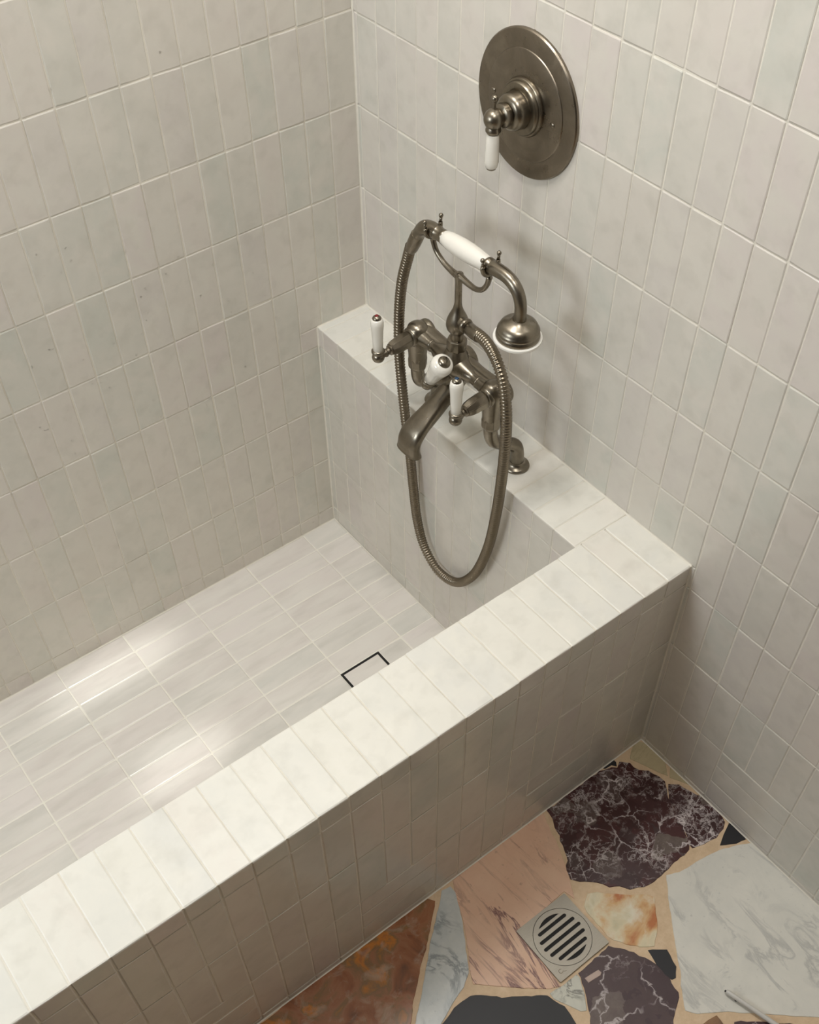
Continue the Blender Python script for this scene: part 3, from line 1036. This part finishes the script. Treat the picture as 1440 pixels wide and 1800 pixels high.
# spout
bm = NB()
st = [((-0.108, 0.688), 0.0150, 0.0140), ((-0.127, 0.671), 0.0152, 0.0148), ((-0.152, 0.653), 0.0168, 0.0142), ((-0.175, 0.638), 0.0190, 0.0132),
      ((-0.193, 0.6275), 0.0215, 0.0114), ((-0.2070, 0.6155), 0.0238, 0.0115), ((-0.2140, 0.6030), 0.0246, 0.0108), ((-0.2160, 0.5920), 0.0252, 0.0100),
      ((-0.2158, 0.5845), 0.0270, 0.0106), ((-0.2156, 0.5805), 0.0284, 0.0116)]
dense = []
cen = spline([(a[0], 0, a[1]) for a, _, _ in st], 4)
ws = lerp_list([b for _, b, _ in st], len(cen))
ts = lerp_list([c_ for _, _, c_ in st], len(cen))
rings = []
for i, p_ in enumerate(cen):
    tdir = (cen[min(i + 1, len(cen) - 1)] - cen[max(i - 1, 0)]).normalized()
    nn = Vector((0, 1, 0)).cross(tdir)
    ring = []
    for k in range(28):
        a_ = 2 * math.pi * k / 28
        cx_, sx_ = math.cos(a_), math.sin(a_)
        e_ = 0.75
        ring.append(bm.verts.new(Vector((p_.x, YC, p_.z)) + Vector((0, 1, 0)) * ws[i] * math.copysign(abs(cx_) ** e_, cx_) + nn * ts[i] * math.copysign(abs(sx_) ** e_, sx_)))
    rings.append(ring)
last = rings[-1]
cen_l = Vector((cen[-1].x, YC, cen[-1].z))
r_in = [bm.verts.new(cen_l + (v_.co - cen_l) * 0.86 + Vector((0, 0, -0.0008))) for v_ in last]
r_up = [bm.verts.new(cen_l + (v_.co - cen_l) * 0.80 + Vector((0, 0, 0.020))) for v_ in last]
rings += [r_in, r_up]
rings_to_faces(bm, rings, True, True)
obj('spout', bm, m_metal, tap, True, angle=1.0)

# diverter
pv = Vector((-0.177, YC, 0.706))
dv = Vector((0.06, -0.50, 0.87)).normalized()
bm = NB()
lathe(bm, (XB - 0.020, YC, ZV - 0.010), (pv - Vector((XB - 0.020, YC, ZV - 0.010))), [(0.0128, 0.004), (0.0130, 0.016), (0.0105, 0.020), (0.0080, 0.022), (0.0072, 0.034), (0.0068, 0.042)], 20)
ball(bm, pv, 0.0108, 20)
lathe(bm, pv, dv, [(0.0085, 0.006), (0.0112, 0.0095), (0.0112, 0.0125), (0.0092, 0.0145)], 22)
dl = obj('diverter', bm, m_metal, tap, True, angle=0.9)
bm = NB()
lathe(bm, pv, dv, [(0.0090, 0.0135), (0.0106, 0.0150), (0.0126, 0.032), (0.0154, 0.048), (0.0180, 0.059), (0.0183, 0.0645), (0.0162, 0.0705), (0.0114, 0.0735)], 30)
obj('grip', bm, m_porc, dl, True, label='white porcelain grip', angle=1.2)
bm = NB()
lathe(bm, pv, dv, [(0.0106, 0.0715)] + dome(0.0106, 0.0066, 5, 0.0730), 26)
obj('end_cap', bm, m_metal, dl, True)

# column, bulb and cradle
XC = -0.117
bm = NB()
lathe(bm, (XC, YC, 0.745), UP, [(0.0140, 0), (0.0165, 0.003), (0.0168, 0.006), (0.0168, 0.0185), (0.0158, 0.022), (0.0115, 0.0235)], 8, rot=0.2)
bmesh.ops.bevel(bm, geom=bm.edges[:], offset=0.0007, segments=1, affect='EDGES')
obj('column_nut', bm, m_metal, tap, True, angle=0.45)
bm = NB()
lathe(bm, (XC, YC, 0.753), UP, [(0.0108, 0), (0.0112, 0.012), (0.0108, 0.022), (0.0104, 0.0265), (0.0135, 0.0295), (0.0168, 0.0340), (0.0184, 0.0400), (0.0182, 0.0460), (0.0166, 0.0525), (0.0138, 0.0590), (0.0108, 0.0650), (0.0084, 0.0705), (0.0068, 0.0760), (0.0059, 0.0820), (0.0056, 0.115), (0.0060, 0.124), (0.0078, 0.130), (0.0070, 0.134)], 26)
OD = Vector((-0.10, -1.0, 0.02)).normalized()
lathe(bm, (XC, YC, 0.805), OD, [(0.0095, 0.008), (0.0092, 0.018), (0.0120, 0.0200), (0.0124, 0.0235), (0.0118, 0.0260), (0.0098, 0.0275)], 24)
obj('column', bm, m_metal, tap, True, angle=0.9)
bm = NB()
pl = spline([(XC, -0.420, 0.8815), (XC, -0.4035, 0.8822), (XC, -0.3830, 0.8870), (XC, -0.3655, 0.8975), (XC, -0.3575, 0.9110), (XC, -0.3560, 0.9180)], 7)
pr_ = spline([(XC, -0.420, 0.8835), (XC, -0.4377, 0.8815), (XC, -0.4578, 0.8810), (XC, -0.4738, 0.8880), (XC, -0.4842, 0.9020), (XC, -0.4890, 0.9180)], 7)
tube(bm, pl, lerp_list([0.0062, 0.0050, 0.0043, 0.0042, 0.0044, 0.0050], len(pl)), 14)
tube(bm, pr_, lerp_list([0.0062, 0.0050, 0.0043, 0.0042, 0.0042, 0.0046], len(pr_)), 14)
# forked ends that hold the handset, each with two ball-tipped tines
for yy, zc, rr in ((-0.3560, 0.9335, 0.0150), (-0.4895, 0.9375, 0.0150)):
    pts = [Vector((XC + rr * math.sin(a_), yy, zc - rr * math.cos(a_))) for a_ in [math.radians(d_) for d_ in range(-105, 106, 15)]]
    tube(bm, pts, 0.0034, 12)
    for sg in (-1, 1):
        a_ = math.radians(105)
        tip = Vector((XC + sg * rr * math.sin(a_), yy, zc - rr * math.cos(a_)))
        tube(bm, [tip, tip + Vector((sg * 0.001, 0, 0.008))], 0.0024, 10)
        ball(bm, tip + Vector((sg * 0.001, 0, 0.0105)), 0.0036, 12)
obj('cradle', bm, m_metal, tap, True)

# ------------------------------------------------------------------ hand shower in the cradle
hand = thing('hand_shower', 'hand shower with white porcelain handle and ribbed hose, lying in the tap cradle', 'hand shower', (XC, -0.42, 0.935))
HZ = [(-0.3150, 0.8950), (-0.3245, 0.9110), (-0.3360, 0.9228), (-0.3510, 0.9285), (-0.3690, 0.9300)]
bm = NB()
p_ = spline([(XC, a, b) for a, b in HZ], 6)
tube(bm, p_, lerp_list([0.0098, 0.0104, 0.0120, 0.0122, 0.0112], len(p_)), 22)
lathe(bm, (XC, -0.3150, 0.8950), (0, 0.45, -0.89), [(0.0105, -0.010), (0.0112, -0.008), (0.0112, 0.010), (0.0104, 0.026), (0.0096, 0.030)], 22)
obj('elbow', bm, m_metal, hand, True, angle=0.9)
HA = Vector((XC, -0.3660, 0.9297))
HB = Vector((XC, -0.4975, 0.9365))
hd = (HB - HA)
HL = hd.length
bm = NB()
lathe(bm, HA, hd, [(0.0112, 0.0), (0.0118, 0.002), (0.0106, 0.004), (0.0104, 0.014), (0.0112, 0.016), (0.0112, 0.019), (0.0096, 0.021)], 24)
obj('ferrule', bm, m_metal, hand, True, angle=0.8)
bm = NB()
lathe(bm, HA, hd, [(0.0108, 0.0195), (0.0120, 0.021), (0.0136, 0.033), (0.0147, 0.048), (0.0152, 0.062), (0.0149, 0.078), (0.0138, 0.096), (0.0125, 0.108), (0.0114, 0.116), (0.0104, 0.1175)], 30)
obj('handle', bm, m_porc, hand, True, label='white porcelain handle', angle=1.2)
bm = NB()
lathe(bm, HA, hd, [(0.0108, 0.1165), (0.0120, 0.118), (0.0120, 0.1225), (0.0106, 0.124), (0.0106, HL)], 24)
np_ = spline([(XC, -0.4930, 0.9363), (XC, -0.5080, 0.9385), (XC, -0.5250, 0.9385), (XC, -0.5420, 0.9330), (XC, -0.5540, 0.9205), (XC, -0.5590, 0.9050), (XC, -0.5590, 0.8870), (XC, -0.5585, 0.8780)], 6)
tube(bm, np_, lerp_list([0.0106, 0.0104, 0.0100, 0.0096, 0.0092, 0.0090, 0.0092, 0.0112], len(np_)), 22)
obj('neck', bm, m_metal, hand, True, angle=0.9)
RT = Vector((XC, -0.5585, 0.8830))
bm = NB()
lathe(bm, RT, (0.0, 0.03, -1), [(0.0112, -0.002), (0.0150, 0.0020), (0.0225, 0.0045), (0.0275, 0.0080), (0.0300, 0.0125), (0.0308, 0.0150), (0.0318, 0.0160), (0.0322, 0.0190), (0.0316, 0.0205), (0.0328, 0.0225), (0.0334, 0.0265), (0.0328, 0.0285), (0.020, 0.0288)], 44)
rose_ = obj('rose', bm, m_metal, hand, True, angle=0.8)
bm = NB()
lathe(bm, RT, (0.0, 0.03, -1), [(0.0330, 0.0280), (0.0364, 0.0287), (0.0371, 0.0306), (0.0364, 0.0328), (0.0300, 0.0350), (0.0010, 0.0360)], 44)
obj('face_ring', bm, m_rubber_white, rose_, True, label='white spray face ring', angle=0.9)

hose_pts = [(-0.117, -0.3010, 0.8740), (-0.117, -0.2925, 0.8480), (-0.121, -0.2817, 0.7994), (-0.125, -0.2776, 0.7375), (-0.13, -0.2822, 0.6596), (-0.135, -0.2954, 0.5952), (-0.139, -0.3100, 0.5299), (-0.139, -0.3220, 0.4538), (-0.138, -0.3301, 0.3686), (-0.137, -0.341, 0.2882), (-0.136, -0.3630, 0.2284), (-0.135, -0.4066, 0.1957), (-0.134, -0.4621, 0.2121), (-0.135, -0.5126, 0.2846), (-0.137, -0.5468, 0.3885), (-0.14, -0.5648, 0.4935), (-0.143, -0.5743, 0.5782), (-0.147, -0.5810, 0.6622), (-0.15, -0.5810, 0.7355), (-0.148, -0.5680, 0.7848), (-0.142, -0.5440, 0.8100), (-0.132, -0.5120, 0.8160), (-0.125, -0.4846, 0.8130), (-0.1200, -0.4560, 0.8060)]
dense = spline(hose_pts, 12)
path = resample(dense, 0.0014)
ring_r = [0.0092, 0.0085, 0.0077, 0.0085]
bm = NB()
tube(bm, path, lambda i: ring_r[i % 4] + (0.0004 if i % 4 == 0 else 0), 12)
hose = obj('hose', bm, m_hose, hand, True)
bm = NB()
e_ = Vector(hose_pts[-1])
dirn = (Vector(hose_pts[-3]) - e_)
lathe(bm, e_, dirn, [(0.0090, -0.008), (0.0102, -0.006), (0.0104, 0.010), (0.0098, 0.020), (0.0094, 0.026), (0.0088, 0.027)], 24)
obj('hose_nut', bm, m_metal, hand, True, angle=0.8)

# ------------------------------------------------------------------ water drops
rnd = random.Random(3)


def drop(bm, c, n, r):
    u, w, a = frame_of(n)
    rings = []
    for rr, hh in ((1.0, 0.0), (0.8, 0.32), (0.35, 0.48)):
        rings.append([bm.verts.new(Vector(c) + (u * math.cos(k * math.pi / 3) + w * math.sin(k * math.pi / 3)) * r * rr + a * (hh * r)) for k in range(6)])
    rings_to_faces(bm, rings, False, True)


bm = NB()
for _ in range(420):
    x_ = -abs(rnd.gauss(0.52, 0.2)) - 0.02
    z_ = rnd.gauss(0.62, 0.22)
    if rnd.random() < 0.3:
        z_ = rnd.uniform(0.004, 0.05); x_ = -rnd.uniform(0.13, 0.95)
    if not (-1.05 < x_ < -0.13 and 0.004 < z_ < 1.15):
        continue
    drop(bm, (x_, 0.0006, z_), (0, -1, 0), rnd.choice((0.0009, 0.0012, 0.0016, 0.0022)))
o = obj('water_drops', bm, m_water, wall_left, True)
o['kind'] = 'stuff'
bm = NB()
for _ in range(26):
    k_ = rnd.uniform(0.35, 0.85)
    i_ = int(k_ * (len(cen) - 1))
    y_ = rnd.uniform(-0.7, 0.7) * ws[i_]
    tdir = (cen[i_ + 1] - cen[i_ - 1]).normalized() if 0 < i_ < len(cen) - 1 else Vector((-1, 0, 0))
    nn = Vector((0, 1, 0)).cross(tdir)
    if nn.z < 0:
        nn = -nn
    hh = ts[i_] * (1 - abs(y_ / ws[i_]) ** 2.667) ** 0.375
    drop(bm, Vector((cen[i_].x, YC + y_, cen[i_].z)) + nn * hh, nn, rnd.choice((0.0008, 0.0012, 0.0018)))
o = obj('water_drops', bm, m_water, tap, True)
o['kind'] = 'stuff'

# ------------------------------------------------------------------ caulk beads in the corners
def bead(name, a, b, n1, n2, r=0.0028):
    a, b, n1, n2 = Vector(a), Vector(b), Vector(n1), Vector(n2)
    bm = NB()
    rings = []
    for p_ in (a, b):
        ring = [p_ - (n1 + n2) * 0.001]
        ring += [p_ + n1 * r * (1 - math.sin(t_)) + n2 * r * (1 - math.cos(t_)) for t_ in (0.0, 0.52, 1.05, 1.5708)]
        rings.append([bm.verts.new(q) for q in ring])
    rings_to_faces(bm, rings, True, True)
    o = obj(name, bm, m_grout)
    o['kind'] = 'structure'


bead('trim_1', (0, 0, H), (0, 0, CEIL), (-1, 0, 0), (0, -1, 0))
bead('trim_2', (0, 0, H), (0, -D - W2, H), (-1, 0, 0), (0, 0, 1))
bead('trim_3', (-W1, 0, 0), (-W1, 0, H), (-1, 0, 0), (0, -1, 0))
bead('trim_4', (-W1, 0, 0), (-W1, -D, 0), (-1, 0, 0), (0, 0, 1), 0.002)
bead('trim_5', (TX, 0, 0), (-W1, 0, 0), (0, -1, 0), (0, 0, 1))
bead('trim_6', (0, -D - W2, F), (0, -D - W2, H), (-1, 0, 0), (0, -1, 0))
bead('trim_7', (0, 0, H), (-W1, 0, H), (0, -1, 0), (0, 0, 1))
bead('trim_8', (TX, -D - W2, F), (0, -D - W2, F), (0, -1, 0), (0, 0, 1), 0.0022)
bead('trim_9', (0, -D - W2, F), (0, -2.1, F), (-1, 0, 0), (0, 0, 1), 0.0022)
